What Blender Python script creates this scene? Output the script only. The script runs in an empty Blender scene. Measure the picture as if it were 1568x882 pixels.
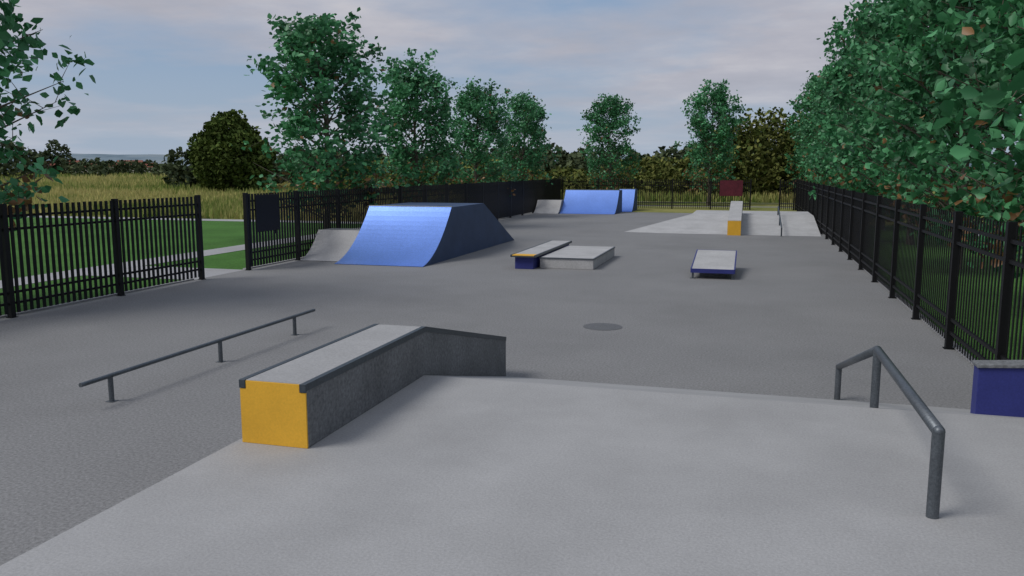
import bpy, bmesh, math, random
import numpy as np
from mathutils import Vector, noise as mnoise
random.seed(4); rng=np.random.default_rng(7)
scene=bpy.context.scene
scene.view_settings.view_transform='Standard'
scene.view_settings.look='None'
scene.view_settings.exposure=0
col=scene.collection

# ---------------------------------------------------------------- helpers
def link(o,parent=None):
    col.objects.link(o)
    if parent: o.parent=parent
    return o
def empty(name):
    e=bpy.data.objects.new(name,None); e.empty_display_size=.2; return link(e)
def mesh_obj(name,verts,faces,mat,parent=None,bevel=0,smooth=False):
    me=bpy.data.meshes.new(name); me.from_pydata([tuple(v) for v in verts],[],faces); me.update()
    bm=bmesh.new(); bm.from_mesh(me); bmesh.ops.recalc_face_normals(bm,faces=bm.faces); bm.to_mesh(me); bm.free()
    if mat: me.materials.append(mat)
    o=bpy.data.objects.new(name,me); link(o,parent)
    if smooth:
        for p in me.polygons: p.use_smooth=True
    if bevel:
        m=o.modifiers.new("bevel",'BEVEL'); m.width=bevel; m.segments=2; m.limit_method='ANGLE'; m.angle_limit=math.radians(40)
    return o
class MB:
    def __init__(s): s.v=[]; s.f=[]
    def box(s,x0,x1,y0,y1,z0,z1):
        b=len(s.v)
        s.v+=[(x0,y0,z0),(x1,y0,z0),(x1,y1,z0),(x0,y1,z0),(x0,y0,z1),(x1,y0,z1),(x1,y1,z1),(x0,y1,z1)]
        s.f+=[(b,b+3,b+2,b+1),(b+4,b+5,b+6,b+7),(b,b+1,b+5,b+4),(b+1,b+2,b+6,b+5),(b+2,b+3,b+7,b+6),(b+3,b,b+4,b+7)]
    def prism(s,prof,x0,x1):
        b=len(s.v); n=len(prof)
        s.v+=[(x0,y,z) for y,z in prof]+[(x1,y,z) for y,z in prof]
        s.f.append(tuple(range(b,b+n))); s.f.append(tuple(range(b+2*n-1,b+n-1,-1)))
        for i in range(n):
            j=(i+1)%n; s.f.append((b+i,b+j,b+n+j,b+n+i))
    def tube(s,p0,p1,r0,r1=None,n=12,caps=True):
        r1=r0 if r1 is None else r1
        p0=Vector(p0);p1=Vector(p1);d=(p1-p0).normalized()
        a=d.orthogonal().normalized(); c=d.cross(a); b=len(s.v)
        for p,r in ((p0,r0),(p1,r1)):
            for i in range(n):
                t=2*math.pi*i/n; s.v.append(tuple(p+(a*math.cos(t)+c*math.sin(t))*r))
        for i in range(n):
            j=(i+1)%n; s.f.append((b+i,b+j,b+n+j,b+n+i))
        if caps:
            s.f.append(tuple(range(b+n-1,b-1,-1))); s.f.append(tuple(range(b+n,b+2*n)))
    def ball(s,p,r,n=10):
        b=len(s.v); m=6
        for k in range(m+1):
            ph=math.pi*k/m
            for i in range(n):
                t=2*math.pi*i/n
                s.v.append((p[0]+r*math.sin(ph)*math.cos(t),p[1]+r*math.sin(ph)*math.sin(t),p[2]+r*math.cos(ph)))
        for k in range(m):
            for i in range(n):
                j=(i+1)%n; s.f.append((b+k*n+i,b+(k+1)*n+i,b+(k+1)*n+j,b+k*n+j))
    def obj(s,name,mat,parent=None,**k): return mesh_obj(name,s.v,s.f,mat,parent,**k)

# ---------------------------------------------------------------- materials
def newmat(name):
    m=bpy.data.materials.new(name); m.use_nodes=True
    nt=m.node_tree; b=nt.nodes['Principled BSDF']; return m,nt,b
def ramp(nt,fac,stops):
    r=nt.nodes.new('ShaderNodeValToRGB'); els=r.color_ramp.elements
    while len(els)<len(stops): els.new(.5)
    for e,(p,c) in zip(els,stops): e.position=p; e.color=(*c,1)
    nt.links.new(fac,r.inputs[0]); return r.outputs[0]
def noise(nt,vec,scale,detail=4,rough=.55):
    n=nt.nodes.new('ShaderNodeTexNoise'); n.inputs['Scale'].default_value=scale
    n.inputs['Detail'].default_value=detail; n.inputs['Roughness'].default_value=rough
    nt.links.new(vec,n.inputs['Vector']); return n.outputs['Fac']
def mixc(nt,fac,a,b,mode='MIX'):
    m=nt.nodes.new('ShaderNodeMix'); m.data_type='RGBA'; m.blend_type=mode
    if isinstance(fac,(int,float)): m.inputs[0].default_value=fac
    else: nt.links.new(fac,m.inputs[0])
    for s,i in ((a,6),(b,7)):
        if isinstance(s,tuple): m.inputs[i].default_value=(*s,1)
        else: nt.links.new(s,m.inputs[i])
    return m.outputs[2]
def pos(nt):
    g=nt.nodes.new('ShaderNodeNewGeometry'); return g.outputs['Position']
def speckled(name,c,grain=70,gamt=.25,blotch=.7,bamt=.15,rough=.85,bump=.25,metal=0,spec=.3,stain=0,lines=False):
    m,nt,b=newmat(name); P=pos(nt)
    g=ramp(nt,noise(nt,P,grain,2,.7),[(.3,(1-gamt,)*3),(.7,(1+gamt,)*3)])
    l=ramp(nt,noise(nt,P,blotch,6,.6),[(.3,(1-bamt,)*3),(.7,(1+bamt,)*3)])
    x=mixc(nt,1.,c,g,'MULTIPLY'); x=mixc(nt,1.,x,l,'MULTIPLY')
    if stain:
        s=ramp(nt,noise(nt,P,.23,6,.7),[(.50,(1,1,1)),(.68,(1-stain,)*3)])
        x=mixc(nt,1.,x,s,'MULTIPLY')
    nt.links.new(x,b.inputs['Base Color']); b.inputs['Roughness'].default_value=rough
    b.inputs['Metallic'].default_value=metal; b.inputs['Specular IOR Level'].default_value=spec
    if bump:
        bp=nt.nodes.new('ShaderNodeBump'); bp.inputs['Strength'].default_value=bump; bp.inputs['Distance'].default_value=.01
        nt.links.new(noise(nt,P,grain*.8,2,.7),bp.inputs['Height']); nt.links.new(bp.outputs[0],b.inputs['Normal'])
    return m
M_park=speckled('asphalt_grey',(.218,.218,.218),grain=34,gamt=.28,blotch=.35,bamt=.08,bump=.45,stain=.10)
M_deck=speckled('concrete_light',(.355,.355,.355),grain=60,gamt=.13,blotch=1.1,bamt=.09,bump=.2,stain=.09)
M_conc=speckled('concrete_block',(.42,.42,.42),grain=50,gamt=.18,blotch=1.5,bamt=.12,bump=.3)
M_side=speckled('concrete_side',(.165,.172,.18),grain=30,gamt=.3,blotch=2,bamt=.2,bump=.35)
M_path=speckled('path_paving',(.36,.36,.37),grain=30,gamt=.15,blotch=.5,bamt=.12)
M_road=speckled('road_asphalt',(.08,.085,.095),grain=40,gamt=.3,blotch=.4)
M_cop=speckled('steel_coping_dark',(.06,.075,.09),grain=40,gamt=.2,rough=.45,spec=.5,bump=.05,metal=.3)
M_rail=speckled('galvanised_rail',(.12,.135,.15),grain=60,gamt=.25,blotch=4,rough=.42,metal=.55,bump=.08)
M_yel=speckled('yellow_paint',(.76,.42,.04),grain=60,gamt=.06,blotch=2.5,bamt=.08,rough=.6,bump=.1)
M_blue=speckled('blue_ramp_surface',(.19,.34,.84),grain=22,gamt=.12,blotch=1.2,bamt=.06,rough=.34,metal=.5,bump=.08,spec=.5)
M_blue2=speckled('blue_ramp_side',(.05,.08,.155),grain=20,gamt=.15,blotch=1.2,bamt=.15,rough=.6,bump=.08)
M_navy=speckled('navy_paint',(.034,.042,.20),grain=50,gamt=.12,blotch=2,bamt=.12,rough=.55,bump=.05)
M_black=speckled('black_powdercoat',(.007,.007,.008),grain=50,gamt=.1,rough=.55,bump=0,spec=.25)
M_red=speckled('dark_red_sign',(.10,.015,.028),grain=12,gamt=.2,blotch=3,bamt=.2,rough=.6,bump=0)
M_man=speckled('manhole_iron',(.115,.117,.12),grain=80,gamt=.35,rough=.6,bump=.6)
M_bark=speckled('bark',(.12,.10,.08),grain=14,gamt=.4,blotch=3,bamt=.2,bump=.5)
M_white=speckled('render_wall',(.6,.57,.52),grain=3,gamt=.05,bump=0)
M_roof=speckled('roof_tiles',(.25,.09,.06),grain=3,gamt=.15,bump=0)
M_glass=speckled('dark_window',(.03,.035,.04),grain=3,gamt=.1,bump=0,rough=.2)
M_lawn=speckled('mown_lawn',(.065,.16,.034),grain=25,gamt=.4,blotch=.3,bamt=.25,rough=.95,bump=.6,spec=.1,stain=.2)

def m_attr(name,rough=.55,trans=.3,spec=.3):
    m,nt,b=newmat(name)
    a=nt.nodes.new('ShaderNodeAttribute'); a.attribute_name='tint'
    if spec:
        nt.links.new(a.outputs['Color'],b.inputs['Base Color']); b.inputs['Roughness'].default_value=rough
        b.inputs['Specular IOR Level'].default_value=spec; sh=b.outputs[0]
    else:
        nt.nodes.remove(b); d=nt.nodes.new('ShaderNodeBsdfDiffuse'); nt.links.new(a.outputs['Color'],d.inputs[0]); sh=d.outputs[0]
    if trans:
        t=nt.nodes.new('ShaderNodeBsdfTranslucent'); nt.links.new(a.outputs['Color'],t.inputs['Color'])
        mx=nt.nodes.new('ShaderNodeMixShader'); mx.inputs[0].default_value=trans
        nt.links.new(sh,mx.inputs[1]); nt.links.new(t.outputs[0],mx.inputs[2]); sh=mx.outputs[0]
    nt.links.new(sh,nt.nodes['Material Output'].inputs['Surface']); return m
M_leaf=m_attr('leaf',.45,.22,.4); M_grass=m_attr('tall_grass_blades',.8,.3,0); M_far=m_attr('distant_foliage',.9,0,0)

def m_ground():
    m,nt,b=newmat('meadow_ground'); P=pos(nt)
    c=ramp(nt,noise(nt,P,.12,8,.65),[(.3,(.12,.17,.04)),(.5,(.22,.23,.08)),(.7,(.30,.28,.11))])
    g=ramp(nt,noise(nt,P,3.5,5,.7),[(.3,(.7,)*3),(.7,(1.2,)*3)])
    nt.links.new(mixc(nt,1.,c,g,'MULTIPLY'),b.inputs['Base Color']); b.inputs['Roughness'].default_value=1
    b.inputs['Specular IOR Level'].default_value=0
    return m
M_ground=m_ground()
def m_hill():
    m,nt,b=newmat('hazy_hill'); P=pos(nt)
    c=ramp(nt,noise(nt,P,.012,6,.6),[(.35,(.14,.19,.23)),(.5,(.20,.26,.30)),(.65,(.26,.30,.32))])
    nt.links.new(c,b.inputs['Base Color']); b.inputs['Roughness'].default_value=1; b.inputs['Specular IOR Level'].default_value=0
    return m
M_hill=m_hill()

# ---------------------------------------------------------------- world + sun
SUN_EL=math.radians(50); SUN_AZ=math.atan2(-.80,-.60)
w=bpy.data.worlds.new("World"); scene.world=w; w.use_nodes=True
nt=w.node_tree; bg=nt.nodes['Background']
sky=nt.nodes.new('ShaderNodeTexSky'); sky.sky_type='NISHITA'; sky.sun_disc=False
sky.sun_elevation=SUN_EL; sky.sun_rotation=SUN_AZ%(2*math.pi); sky.dust_density=2
tc=nt.nodes.new('ShaderNodeTexCoord'); sep=nt.nodes.new('ShaderNodeSeparateXYZ'); nt.links.new(tc.outputs['Generated'],sep.inputs[0])
def mth(op,a,b=None):
    n=nt.nodes.new('ShaderNodeMath'); n.operation=op
    for i,s in enumerate((a,b)):
        if s is None: continue
        if isinstance(s,(int,float)): n.inputs[i].default_value=s
        else: nt.links.new(s,n.inputs[i])
    return n.outputs[0]
zz=mth('ADD',mth('MAXIMUM',sep.outputs[2],0),.09)
cmb=nt.nodes.new('ShaderNodeCombineXYZ')
nt.links.new(mth('DIVIDE',sep.outputs[0],zz),cmb.inputs[0]); nt.links.new(mth('DIVIDE',sep.outputs[1],zz),cmb.inputs[1])
n1=noise(nt,cmb.outputs[0],.33,8,.55); n2=noise(nt,cmb.outputs[0],.8,8,.6)
cloudcol=ramp(nt,n2,[(.3,(3.15,3.25,3.8)),(.5,(3.75,3.8,4.35)),(.72,(4.9,4.85,5.2))])
mask=ramp(nt,n1,[(.40,(0,0,0)),(.54,(1,1,1))])
skyb=mixc(nt,.75,sky.outputs[0],(2.25,3.1,4.5))
c=mixc(nt,mask,skyb,cloudcol)
hz=ramp(nt,sep.outputs[2],[(0,(1,1,1)),(.12,(0,0,0))])
hzf=mth('MULTIPLY',hz,.65)
c=mixc(nt,hzf,c,(3.6,4.25,5.1))
nt.links.new(c,bg.inputs[0]); bg.inputs[1].default_value=.117
sd=bpy.data.lights.new('sun','SUN'); sd.energy=1.85; sd.angle=math.radians(24); sd.color=(1,.97,.93)
so=link(bpy.data.objects.new('sun',sd)); so.location=(-20,-15,25)
tosun=Vector((-.8*math.cos(SUN_EL),-.6*math.cos(SUN_EL),math.sin(SUN_EL)))
so.rotation_euler=tosun.to_track_quat('Z','Y').to_euler()

# ---------------------------------------------------------------- camera
cd=bpy.data.cameras.new('camera'); cd.lens=28.93; cd.sensor_width=36; cd.clip_end=6000; cd.clip_start=.05
cam=link(bpy.data.objects.new('camera',cd)); cam.location=(0,0,2.7)
cam.rotation_euler=(math.radians(90-8.17),0,math.radians(15.96)); scene.camera=cam

# ---------------------------------------------------------------- ground
def gz(x,y):
    dx=max(-48-x,0,x-25); dy=max(0,y-46); d=math.hypot(dx,dy)
    t=min(max(d/110,0),1); t=t*t*(3-2*t)
    q=min(max((math.hypot(x,y)-200)/250,0),1); q=q*q*(3-2*q)
    return -.02+1.4*t-9*q
radii=[0,6,12,18,24,30,36,42,48,55,62,70,80,92,106,122,140,160,190,230,300,450,800,1500,3000]
V=[(0,0,-.02)];F=[];N=96
for r in radii[1:]:
    for i in range(N):
        t=2*math.pi*i/N; x=r*math.cos(t); y=r*math.sin(t)
        V.append((x,y,gz(x,y)))
for i in range(N): F.append((0,1+i,1+(i+1)%N))
for k in range(len(radii)-2):
    a=1+k*N
    for i in range(N):
        j=(i+1)%N; F.append((a+i,a+N+i,a+N+j,a+j))
mesh_obj('ground',V,F,M_ground,smooth=True)
def sheet(name,x0,x1,y0,y1,z,mat):
    return mesh_obj(name,[(x0,y0,z),(x1,y0,z),(x1,y1,z),(x0,y1,z)],[(0,1,2,3)],mat)
sheet('lawn',-46,-13.2,-12,38.4,-.012,M_lawn)
sheet('lawn',3.2,24,-12,44,-.012,M_lawn)
sheet('footpath',-17.7,-16.5,-12,38.1,-.004,M_path)
sheet('footpath',-16.5,-12.9,17.3,19.5,-.006,M_path)
sheet('footpath',-46,-13.4,38.1,39.5,-.006,M_path)
sheet('footpath',9.2,10.6,-12,44,-.004,M_path)
sheet('skatepark_floor',-13.15,3.1,-12,58.2,0,M_park)
mb=MB(); mb.box(-9,60,61.5,67.5,-.03,.03); mb.obj('road',M_road)
mb=MB(); mb.box(-9,60,61.3,61.495,-.03,.11); mb.box(-9,60,67.505,67.7,-.03,.13); mb.obj('road_kerb',M_path)
mb=MB(); mb.box(-13.25,-13.15,-12,17.3,-.05,.03); mb.box(-13.25,-13.15,19.5,58.3,-.05,.03); mb.box(3.1,3.2,-12,58.3,-.05,.03); mb.obj('edging_kerb',M_path)

# ---------------------------------------------------------------- raised deck
mb=MB(); mb.prism([(-12,0),(-12,.7),(7.35,.7),(10.15,.004),(10.15,0)],-3.6,2.93)
mb.obj('concrete_platform',M_deck,bevel=.012)

def fg_ledge():
    e=empty('grind_ledge'); x0,x1=-3.54,-3.0
    c=.042; n=.05
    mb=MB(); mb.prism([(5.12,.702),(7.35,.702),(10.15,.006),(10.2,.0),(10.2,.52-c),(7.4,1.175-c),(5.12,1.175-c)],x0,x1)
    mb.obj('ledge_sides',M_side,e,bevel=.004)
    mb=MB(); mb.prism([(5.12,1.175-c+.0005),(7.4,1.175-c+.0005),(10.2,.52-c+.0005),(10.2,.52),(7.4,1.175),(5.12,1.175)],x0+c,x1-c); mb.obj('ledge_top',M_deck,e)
    mb=MB()
    for a,b in ((x0-.005,x0+c-.001),(x1-c+.001,x1+.005)):
        mb.prism([(5.112,1.175-c-.006),(7.4,1.175-c-.006),(10.205,.52-c-.006),(10.205,.523),(7.4,1.179),(5.112,1.179)],a,b)
    for a,b in ((x0-.004,x0+c+.004),(x1-c-.004,x1+.004)): mb.box(a,b,5.100,5.1115,1.175-n-.008,1.178)
    mb.obj('steel_edges',M_cop,e,bevel=.002)
    v=[(x0,.702),(x1,.702),(x1,1.175-n-.012),(x1-c-.008,1.175-n-.012),(x1-c-.008,1.172),(x0+c+.008,1.172),(x0+c+.008,1.175-n-.012),(x0,1.175-n-.012)]
    V=[(x,5.105,z) for x,z in v]+[(x,5.119,z) for x,z in v]
    F=[tuple(range(8)),tuple(range(15,7,-1))]+[(i,(i+1)%8,8+(i+1)%8,8+i) for i in range(8)]
    mesh_obj('yellow_end_plate',V,F,M_yel,e)
fg_ledge()

# flat rail
e=empty('flat_rail'); mb=MB()
mb.tube((-7.12,7.3,.31),(-7.12,12.5,.31),.026,n=16)
mb.obj('rail_tube',M_rail,e,smooth=False)
for i,y in enumerate((7.75,9.85,11.85)):
    mb=MB(); mb.tube((-7.12,y,0),(-7.12,y,.295),.03,n=14); mb.box(-7.17,-7.07,y-.05,y+.05,0,.006); mb.obj('post_%d'%(i+1),M_rail,e)

# handrail down the bank
e=empty('handrail'); X=1.1; r=.036; mb=MB()
P=[(X,5.05,1.215),(X,7.42,1.19),(X,10.17,.40)]
mb.tube(P[0],P[1],r,n=18); mb.tube(P[1],P[2],r,n=18)
for q in P: mb.ball(q,r,18)
mb.obj('rail_tube',M_rail,e,smooth=True)
for i,(y,z0,z1) in enumerate(((5.05,.7,1.205),(7.40,.69,1.18),(10.15,0,.39))):
    mb=MB(); mb.tube((X,y,z0),(X,y,z1),r-.001,n=18); mb.obj('post_%d'%(i+1),M_rail,e)

# blue panel right of bank
e=empty('blue_ramp_panel')
def hexa(name,x0,x1,y0,y1,z0,z0r,zl,zr,mat,p,bev=.005):
    return mesh_obj(name,[(x0,y0,z0),(x1,y0,z0r),(x1,y1,z0r),(x0,y1,z0),(x0,y0,zl),(x1,y0,zr),(x1,y1,zr),(x0,y1,zl)],
      [(0,3,2,1),(4,5,6,7),(0,1,5,4),(1,2,6,5),(2,3,7,6),(3,0,4,7)],mat,p,bevel=bev)
hexa('blue_body',2.0,2.9,7.9,8.06,.0,.0,.98,1.035,M_navy,e)
hexa('concrete_cap',1.985,2.915,7.88,8.08,.982,1.037,1.01,1.075,M_side,e)

# ---------------------------------------------------------------- quarter pipes
def quarter(name,x0,x1,y0,run,h,plat,back,ms,mside,a=.22,coping=True):
    e=empty(name); n=18
    b=(h/run-a*h/run)/run; aa=a*h/run
    prof=[(y0+run*i/n,aa*run*i/n+b*(run*i/n)**2) for i in range(n+1)]
    full=[(y0,0)]+prof[1:]+[(y0+run+plat,h),(y0+run+plat+back,0)]
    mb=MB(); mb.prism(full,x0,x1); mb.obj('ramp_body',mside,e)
    t=.012; mb=MB()
    mb.prism([(y-.004,z+.003) for y,z in prof]+[(y-.014,z+t+.004) for y,z in reversed(prof)],x0+.004,x1-.004) 
    o=mb.obj('riding_surface',ms,e)
    if coping:
        mb=MB(); mb.tube((x0-.01,y0+run,h+.005),(x1+.01,y0+run,h+.005),.03,n=12); mb.obj('coping',M_rail,e)
    return e
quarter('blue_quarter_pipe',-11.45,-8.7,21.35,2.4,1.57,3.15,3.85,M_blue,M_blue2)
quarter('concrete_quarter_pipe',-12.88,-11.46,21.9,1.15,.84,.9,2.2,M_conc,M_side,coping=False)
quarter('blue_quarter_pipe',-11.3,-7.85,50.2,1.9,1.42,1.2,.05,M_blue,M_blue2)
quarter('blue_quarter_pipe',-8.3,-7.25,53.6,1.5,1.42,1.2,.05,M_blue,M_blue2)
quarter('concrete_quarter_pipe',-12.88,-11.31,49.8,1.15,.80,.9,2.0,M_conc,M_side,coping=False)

# ---------------------------------------------------------------- manual pad + ledge
e=empty('manual_pad'); mb=MB(); mb.box(-5.50,-4.0,22.05,25.75,0,.30); mb.obj('pad_block',M_conc,e,bevel=.01)
mb=MB(); mb.box(-5.51,-3.98,22.03,22.07,.27,.304); mb.box(-4.02,-3.98,22.075,25.77,.27,.304); mb.obj('steel_edge',M_rail,e)
e=empty('low_grind_ledge'); mb=MB(); mb.box(-6.12,-5.6,21.7,26.4,0,.345); mb.obj('ledge_body',M_navy,e,bevel=.006)
mb=MB(); mb.box(-6.19,-5.555,22.0,26.45,.346,.39); mb.obj('ledge_top',M_conc,e,bevel=.004)
mb=MB(); mb.box(-6.19,-5.555,21.62,21.995,.346,.388); mb.obj('yellow_nose',M_yel,e,bevel=.004)
mb=MB(); mb.box(-6.225,-6.192,21.6,26.47,.33,.396); mb.box(-5.553,-5.52,21.6,26.47,.33,.396); mb.box(-6.19,-5.555,21.585,21.615,.335,.372); mb.obj('steel_edges',M_cop,e)

# tilted kicker table
e=empty('kicker_bench')
y0,y1,z0,z1=20.95,23.35,.25,.50; x0,x1=-1.33,-.25
mb=MB(); mb.prism([(y0,z0-.04),(y1,z1-.04),(y1,z1),(y0,z0)],x0+.03,x1-.03); mb.obj('top_slab',M_conc,e)
mb=MB()
for a,b in ((x0,x0+.028),(x1-.028,x1)): mb.prism([(y0-.02,z0-.10),(y1+.02,z1-.10),(y1+.02,z1+.006),(y0-.02,z0+.006)],a,b)
mb.box(x0+.029,x1-.029,y0-.03,y0-.002,z0-.10,z0+.004); mb.box(x0+.029,x1-.029,y1+.002,y1+.03,z1-.10,z1+.004)
mb.obj('blue_frame',M_navy,e)
mb=MB(); 
for a in (x0+.03,x1-.08):
    mb.box(a,a+.05,y0+.04,y0+.09,0,z0-.035); mb.box(a,a+.05,y1-.2,y1-.15,0,z1-.08)
    mb.box(a-.04,a+.09,y0,y0+.13,0,.01); mb.box(a-.04,a+.09,y1-.24,y1-.11,0,.01)
mb.obj('legs',M_rail,e)
mb=MB(); mb.prism([(y0+.5,0),(y1-.3,0),(y1-.3,z1-.09),(y0+.5,z0-.0)],x0+.2,x1-.2); mb.obj('core_block',M_side,e)

# manhole
mb=MB(); mb.tube((-2.35,13.95,-.01),(-2.35,13.95,.005),.34,n=48); mb.obj('manhole_cover',M_man)

# ---------------------------------------------------------------- far hip bank
V=[(-5.2,36.1,.003),(-3.6,35.8,.003),(2.92,35.8,.003),(-2.6,40.5,.6),(2.92,40.5,.6),(-2.6,44.5,.6),(2.92,44.5,.6),(-2.6,48,.003),(2.92,48,.003),
   (-2.6,40.5,.003),(-2.6,44.5,.003)]
F=[(0,1,3),(1,2,4,3),(3,4,6,5),(5,6,8,7),(0,3,9),(3,5,10,9),(5,7,10),(2,4,6,8)]
e=empty('concrete_bank'); mesh_obj('bank_surface',V,F,M_conc,e)
e=empty('sloped_grind_ledge'); mb=MB(); mb.prism([(35.45,.0),(35.8,.0),(40.5,.603),(41.6,.603),(41.6,1.2),(40.5,1.2),(35.45,.62)],-.8,-.26); mb.obj('ledge_body',M_conc,e)
mb=MB(); mb.box(-.8,-.26,35.43,35.447,.0,.60); mb.obj('yellow_end_plate',M_yel,e)
e=empty('bank_rail'); mb=MB(); mb.tube((1.35,35.4,.33),(1.35,40.6,1.0),.03,n=12)
mb.tube((1.35,35.45,0),(1.35,35.45,.33),.03); mb.tube((1.35,38,.28),(1.35,38,.66),.03); mb.tube((1.35,40.55,.6),(1.35,40.55,.98),.03); mb.obj('rail_tube',M_cop,e)

# ---------------------------------------------------------------- fences
def fence(name,p0,p1,h=2.06,spacing=.15,post=2.65,bw=.02,bt=.02):
    e=empty(name)
    p0=Vector(p0);p1=Vector(p1); L=(p1-p0).length; d=(p1-p0)/L; nrm=Vector((-d.y,d.x))
    bars=MB(); rails=MB(); posts=MB()
    def obox(mb,s0,s1,t0,t1,z0,z1):
        b=len(mb.v); P=[p0+d*s+nrm*t for s,t in ((s0,t0),(s1,t0),(s1,t1),(s0,t1))]
        mb.v+=[(q.x,q.y,z0) for q in P]+[(q.x,q.y,z1) for q in P]
        mb.f+=[(b,b+3,b+2,b+1),(b+4,b+5,b+6,b+7),(b,b+1,b+5,b+4),(b+1,b+2,b+6,b+5),(b+2,b+3,b+7,b+6),(b+3,b,b+4,b+7)]
    npan=max(1,round(L/post)); pl=L/npan
    for k in range(npan+1):
        s=k*pl; obox(posts,s-.05,s+.05,-.05,.05,0,h+.03)
        obox(posts,s-.07,s+.07,-.07,.07,0,.012)
    for k in range(npan):
        s0=k*pl+.06; s1=(k+1)*pl-.06; n=int((s1-s0)/spacing)
        for z in (.24,.44,h-.46,h-.22): obox(rails,s0,s1,-.018,.018,z,z+.045)
        for i in range(n+1):
            s=s0+(s1-s0)*(i+.5)/(n+1); obox(bars,s-bw,s+bw,-.0185-bt,-.0185,.08,h+random.uniform(-.004,.004))
    bars.obj('bars',M_black,e); rails.obj('rails',M_black,e); posts.obj('posts',M_black,e)
fence('metal_bar_fence',(-13,-2),(-13,17.4),bw=.034)
fence('metal_bar_fence',(-13,19.4),(-13,58),bw=.042)
fence('metal_bar_fence',(3.02,-2),(3.02,58),bw=.019,bt=.014)
fence('metal_bar_fence',(-12.85,58),(.1,58))
fence('metal_bar_fence',(2.0,58),(2.9,58))
e=empty('black_notice_board'); mb=MB(); mb.box(-12.955,-12.93,19.75,20.95,1.0,2.02); mb.obj('panel',M_black,e,bevel=.01)
mb=MB(); mb.box(-12.97,-12.956,19.9,19.96,.9,2.0); mb.box(-12.97,-12.956,20.74,20.8,.9,2.0); mb.obj('brackets',M_black,e)
e=empty('red_sign_board'); mb=MB(); mb.box(-1.9,-.4,57.90,57.93,.95,2.0); mb.obj('panel',M_red,e,bevel=.005)
mb=MB(); mb.box(-1.7,-1.64,57.931,57.96,.9,2.0); mb.box(-.7,-.64,57.931,57.96,.9,2.0); mb.obj('brackets',M_black,e)

# ---------------------------------------------------------------- foliage
def tinted(name,verts,k,cols,mat):
    m,pats=k; n=len(verts)//m
    me=bpy.data.meshes.new(name); me.vertices.add(len(verts)); me.vertices.foreach_set('co',verts.astype(np.float32).ravel())
    base=np.arange(n)[:,None]*m
    allp=np.concatenate([base+np.array(p)[None,:] for p in pats],axis=1)
    sizes=[len(p) for p in pats]; tot=sum(sizes)
    me.loops.add(n*tot); me.loops.foreach_set('vertex_index',allp.ravel().astype(np.int32))
    offs=np.cumsum([0]+sizes[:-1]); ls=(np.arange(n)[:,None]*tot+offs[None,:]).ravel()
    me.polygons.add(n*len(pats)); me.polygons.foreach_set('loop_start',ls.astype(np.int32))
    me.update(calc_edges=True); me.validate()
    a=me.attributes.new('tint','FLOAT_COLOR','POINT')
    c=np.ones((len(verts),4),np.float32); c[:,:3]=np.repeat(cols,m,axis=0) if len(cols)==n else cols
    a.data.foreach_set('color',c.ravel()); me.materials.append(mat); return me
def unit(v): return v/np.maximum(np.linalg.norm(v,axis=1,keepdims=True),1e-6)
def leaves(P,size,cols,name,mat,updown=.3):
    n=len(P)
    a=unit(rng.normal(size=(n,3))*np.array([1,1,.8])-np.array([0,0,updown]))
    nn=unit(np.cross(a,rng.normal(size=(n,3)))); s=np.cross(nn,a)
    L=(size*rng.uniform(.65,1.25,n))[:,None]; W=L*.37; fo=L*.10
    pts=np.stack([P-a*L*.5, P-a*L*.12+s*W+nn*fo, P+a*L*.22+s*W*.7+nn*fo, P+a*L*.55, P+a*L*.22-s*W*.7+nn*fo, P-a*L*.12-s*W+nn*fo],axis=1).reshape(-1,3)
    return tinted(name,pts,(6,[(0,1,2,3),(0,3,4,5)]),cols,mat)

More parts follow.
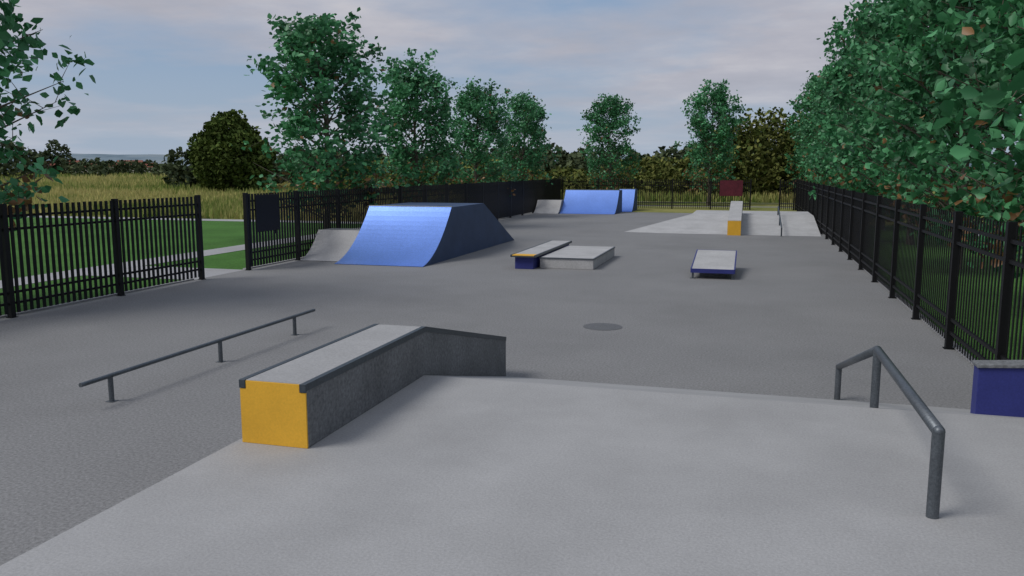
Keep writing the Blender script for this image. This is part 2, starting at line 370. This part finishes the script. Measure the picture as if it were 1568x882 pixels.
def make_tree(idx,H=8.7,R=2.35,zb=1.7,nb=66,leaf=.20,per=24,prof=(.40,.80,1,.94,.90,.86,.66,.2),brown=.42,bz=2.0):
    r=np.random.default_rng(100+idx); mb=MB(); 
    pts=[Vector((0,0,-.05))]; x=y=0
    for k in range(1,9):
        x+=r.normal()*.06; y+=r.normal()*.06; pts.append(Vector((x,y,H*.93*k/8)))
    rad=[.115*(1-k/8)**.8+.012 for k in range(9)]; rad[0]=.15
    for k in range(8): mb.tube(pts[k],pts[k+1],rad[k],rad[k+1],n=8,caps=False)
    def trunk(z):
        f=max(0,min(7.999,z/(H*.93)*8)); k=int(f); return pts[k].lerp(pts[k+1],f-k),rad[k]*(1-f+k)+rad[k+1]*(f-k)
    C=[]
    ph=r.uniform(0,6.28,4)
    for b in range(nb):
        h=(b+.5)/nb; h=h**.85; az=b*2.399+r.normal()*.35
        z=zb+(H-zb)*h
        lob=1+.15*math.sin(2*az+ph[0]+5*h)+.13*math.sin(3*az+ph[1]-7*h)
        Rr=float(R*np.interp(h,[0,.08,.22,.42,.6,.78,.92,1.0],prof))*lob*r.uniform(.72,1.04)
        zt=max(1.0,z-Rr*.55-.2) ; p0,r0=trunk(min(zt,H*.9))
        tip=Vector((p0.x+math.cos(az)*Rr,p0.y+math.sin(az)*Rr,z+r.normal()*.2))
        mid=p0.lerp(tip,.5)+Vector((0,0,.10*Rr-.15*(1-h)))
        rb=min(r0*.5,.035); mb.tube(p0,mid,rb,rb*.6,n=5,caps=False); mb.tube(mid,tip,rb*.6,.005,n=5,caps=False)
        nt_=6 if Rr>1 else 4
        for q in range(nt_):
            f=r.uniform(.4,1.0); s=(p0.lerp(mid,f*2) if f<.5 else mid.lerp(tip,f*2-1))
            off=Vector(r.normal(size=3)*np.array([.28,.28,.28])); t=s+off
            mb.tube(s,t,.008,.003,n=4,caps=False)
            C.append((t.x,t.y,t.z,1 if r.uniform()<.78 else .3))
    C=np.array(C); cnt=(per*C[:,3]*(.70+.6*np.clip((C[:,2]-zb)/(H-zb),0,1))).astype(int); ctr=np.repeat(C[:,:3],cnt,axis=0)
    P=ctr+rng.normal(size=ctr.shape)*np.array([.19,.19,.17])
    P=P[P[:,2]>zb-.6]
    n=len(P)
    hfrac=(P[:,2]-zb)/(H-zb)
    t=rng.uniform(0,1,n)[:,None]
    g1=np.array([.035,.155,.062]); g2=np.array([.105,.34,.145]); cols=g1*(1-t)+g2*t
    cl=np.array([mnoise.noise(Vector((p[0]*.9,p[1]*.9,p[2]*.9+idx*9))) for p in P])[:,None]
    cols*=(1+.6*cl)
    br=rng.uniform(0,1,n); pb=np.clip(brown-hfrac*bz,0.010,1); isb=br<pb
    tb=rng.uniform(0,1,(isb.sum(),1)); cols[isb]=np.array([.18,.10,.045])*(1-tb)+np.array([.36,.19,.075])*tb
    me=leaves(P,leaf,cols,'leaves_%d'%idx,M_leaf)
    tm=bpy.data.meshes.new('trunk_%d'%idx); tm.from_pydata(mb.v,[],mb.f); tm.materials.append(M_bark); tm.update()
    for p in tm.polygons: p.use_smooth=True
    return me,tm
variants=[make_tree(i) for i in range(4)]
variants+=[make_tree(4+i,H=9.6,R=2.95,zb=1.25,nb=84,leaf=.225,per=24,prof=(.62,.92,1,.97,.90,.78,.56,.2),brown=.34,bz=1.5) for i in range(3)]
def place(name,x,y,s,rot,v,sz=1):
    e=empty(name); e.location=(x,y,gz(x,y)); e.rotation_euler=(0,0,rot); e.scale=(s,s,s*sz)
    for nm,me in (('crown',variants[v][0]),('trunk',variants[v][1])):
        link(bpy.data.objects.new(nm,me),e)
place('tree',-15.0,12.0,1.05,.3,0)
for i,(y,s,sz) in enumerate(((26.8,1.10,.83),(35.6,.92,.93),(44.5,.90,.94),(53.5,.92,.95))):
    place('tree',-14.6,y,s,1.7*i+.9,(i+1)%4,sz)
place('tree',-10.3,63,.93,2.2,1); place('tree',-2.9,63.5,.98,4.1,2)
for i,y in enumerate((9.5,17.5,25.0,33,41,49,57,66,75)):
    place('tree',5.75+.2*math.sin(i*2.1),y,1.0+.04*math.cos(i*1.7),2.3*i+.5,4+i%3)

def mass(name,lumps,size,dens,c1,c2,mat=M_far,seed=0):
    r=np.random.default_rng(seed); Ps=[]
    for (x,y,z,rx,ry,rz) in lumps:
        n=int(dens*(rx*rz+ry*rz)); d=unit(r.normal(size=(n,3))); rad=r.uniform(.55,1.05,n)[:,None]**.5
        bump=np.array([1+.28*mnoise.noise(Vector((q[0]*2.4+x,q[1]*2.4+y,q[2]*2.4))) for q in d])[:,None]
        Ps.append(np.array([x,y,z])+d*rad*bump*np.array([rx,ry,rz]))
    P=np.concatenate(Ps); n=len(P)
    t=r.uniform(0,1,n)[:,None]
    cl=np.array([mnoise.noise(Vector((p[0]*.35,p[1]*.35,p[2]*.5))) for p in P])[:,None]
    cols=(np.array(c1)*(1-t)+np.array(c2)*t)*(1+.6*cl)
    return leaves(P,size,cols,name,mat,0)
def polar(u,d):
    a=math.radians(u); return -d*math.sin(a),d*math.cos(a)
def single(name,me): return link(bpy.data.objects.new(name,me))
x,y=polar(34.6,92); g0=gz(x,y)
L=[(x,y,g0+4.2,3.7,3.7,3.9),(x-1.9,y,g0+3.2,2.4,2.4,3.0),(x+2.0,y,g0+3.3,2.5,2.4,3.1),(x,y,g0+6.4,2.2,2.2,1.9)]
e=empty('round_tree'); link(bpy.data.objects.new('crown',mass('round_crown',L,.45,150,(.05,.085,.022),(.12,.16,.045),seed=3)),e)
mb=MB(); mb.tube((x,y,g0-.2),(x,y,g0+4),.35,.2); mb.obj('trunk',M_bark,e)
L=[];r=random.Random(5)
a=60.0
while a>-4:
    d=r.uniform(150,185) if a>38 else r.uniform(95,130)
    if a>44: h=r.uniform(4.4,6.4)
    elif a>38: h=r.uniform(2.0,3.2)
    elif a>24: h=r.uniform(3.2,4.8)
    elif a>4: h=r.uniform(3.0,4.8)
    else: h=r.uniform(5,8)
    x,y=polar(a,d); L.append((x,y,gz(x,y)+h*.45,r.uniform(2.5,4.5),3,h*.6)); a-=r.uniform(.7,1.3) 
single('distant_tree_line',mass('distant_tree_line',L,.75,28,(.04,.06,.034),(.11,.135,.07),seed=5))
L=[]
for (a,d,h,rx) in ((22,82,3.4,3),(20,80,3.0,3),(18.2,84,3.6,3),(15,80,2.6,2.6),(12,78,2.6,3.2),(9.0,80,2.8,3),(7,78,3.6,3),(5,80,3.4,2.8),(2.7,80,4.5,2.8),(.9,76,6.6,3.1),(-1.2,78,7.4,3.3),(-3.6,80,7.4,3.4),(-6,82,7.5,3.5),(25,76,3.4,3),(28,74,3.0,3)):
    x,y=polar(a,d); L.append((x,y,gz(x,y)+h*.45,rx,2.5,h*.58)); L.append((x+r.uniform(-1.5,1.5),y-1.5,gz(x,y)+h*.25,rx*.8,2,h*.4))
single('bushes',mass('bushes',L,.40,90,(.06,.09,.025),(.20,.21,.065),seed=8))

# tall grass
n=80000
a=np.radians(rng.uniform(-6,56,n)); d=38+ (rng.uniform(0,1,n)**1.6)*140
x=-d*np.sin(a); y=d*np.cos(a)
k=((y>39.7)&((y<57.5)&(x<-13.6)|(y>68.2)|((y>58.6)&(x<-9.3))))|((x<-46.3))
x=x[k];y=y[k];d=d[k];n=len(x)
z=np.array([gz(a_,b_) for a_,b_ in zip(x,y)])
h=rng.uniform(.35,.85,n)*(.75+d/300); wd=.05+d*.0012; th=rng.uniform(0,3.14,n)
lx=rng.normal(size=n)*.14; ly=rng.normal(size=n)*.14
pts=np.stack([np.stack([x-wd*np.cos(th),y-wd*np.sin(th),z-.02],1),np.stack([x+wd*np.cos(th),y+wd*np.sin(th),z-.02],1),np.stack([x+lx,y+ly,z+h],1)],axis=1).reshape(-1,3)
pn=np.array([mnoise.noise(Vector((a_*.07,b_*.07,0))) for a_,b_ in zip(x,y)])[:,None]
t=np.clip(rng.uniform(0,1,(n,1))*.7+.25+pn*.9,0,1)
cols=np.array([.15,.23,.05])*(1-t)+np.array([.50,.45,.18])*t
single('tall_grass',tinted('tall_grass',pts,(3,[(0,1,2)]),cols,M_grass))

# hills
V=[];F=[];N=160
for i in range(N+1):
    a=math.radians(-30+100*i/N); R=1400
    hh=26+5*mnoise.noise(Vector((i*.07,0,0)))+2.0*mnoise.noise(Vector((i*.4,4,0)))
    for rr,zz_ in ((R-350,-12.0),(R,hh),(R+300,hh*.8)): V.append((-rr*math.sin(a),rr*math.cos(a),zz_))
for i in range(N):
    for q in range(2): F.append((i*3+q,i*3+3+q,i*3+4+q,i*3+1+q))
mesh_obj('distant_hills',V,F,M_hill,smooth=True)
for i,(a,d,wd) in enumerate(((45.2,380,9),(43.9,400,7),(42.9,385,11),(41.6,410,8),(40.6,390,10),(39.6,400,8))):
    x,y=polar(a,d); e=empty('white_house'); e.location=(x,y,1.6+.6*math.sin(i*2)); e.rotation_euler=(0,0,math.radians(a+15*math.sin(i*3)))
    mb=MB(); mb.box(-wd/2,wd/2,-3,3,-10,2.6); mb.obj('walls',M_white,e)
    mb=MB(); mb.v=[(-wd/2-.3,-3.4,2.61),(wd/2+.3,-3.4,2.61),(wd/2+.3,3.4,2.61),(-wd/2-.3,3.4,2.61),(-wd/2,0,4.6),(wd/2,0,4.6)]
    mb.f=[(0,1,5,4),(2,3,4,5),(1,2,5),(3,0,4),(0,3,2,1)]; mb.obj('roof',M_roof,e)
    mb=MB(); 
    for q in range(3): mb.box(-wd/2+wd*(q+.5)/3-.5,-wd/2+wd*(q+.5)/3+.5,-3.03,-3.003,.9,2.1)
    mb.obj('windows',M_glass,e)
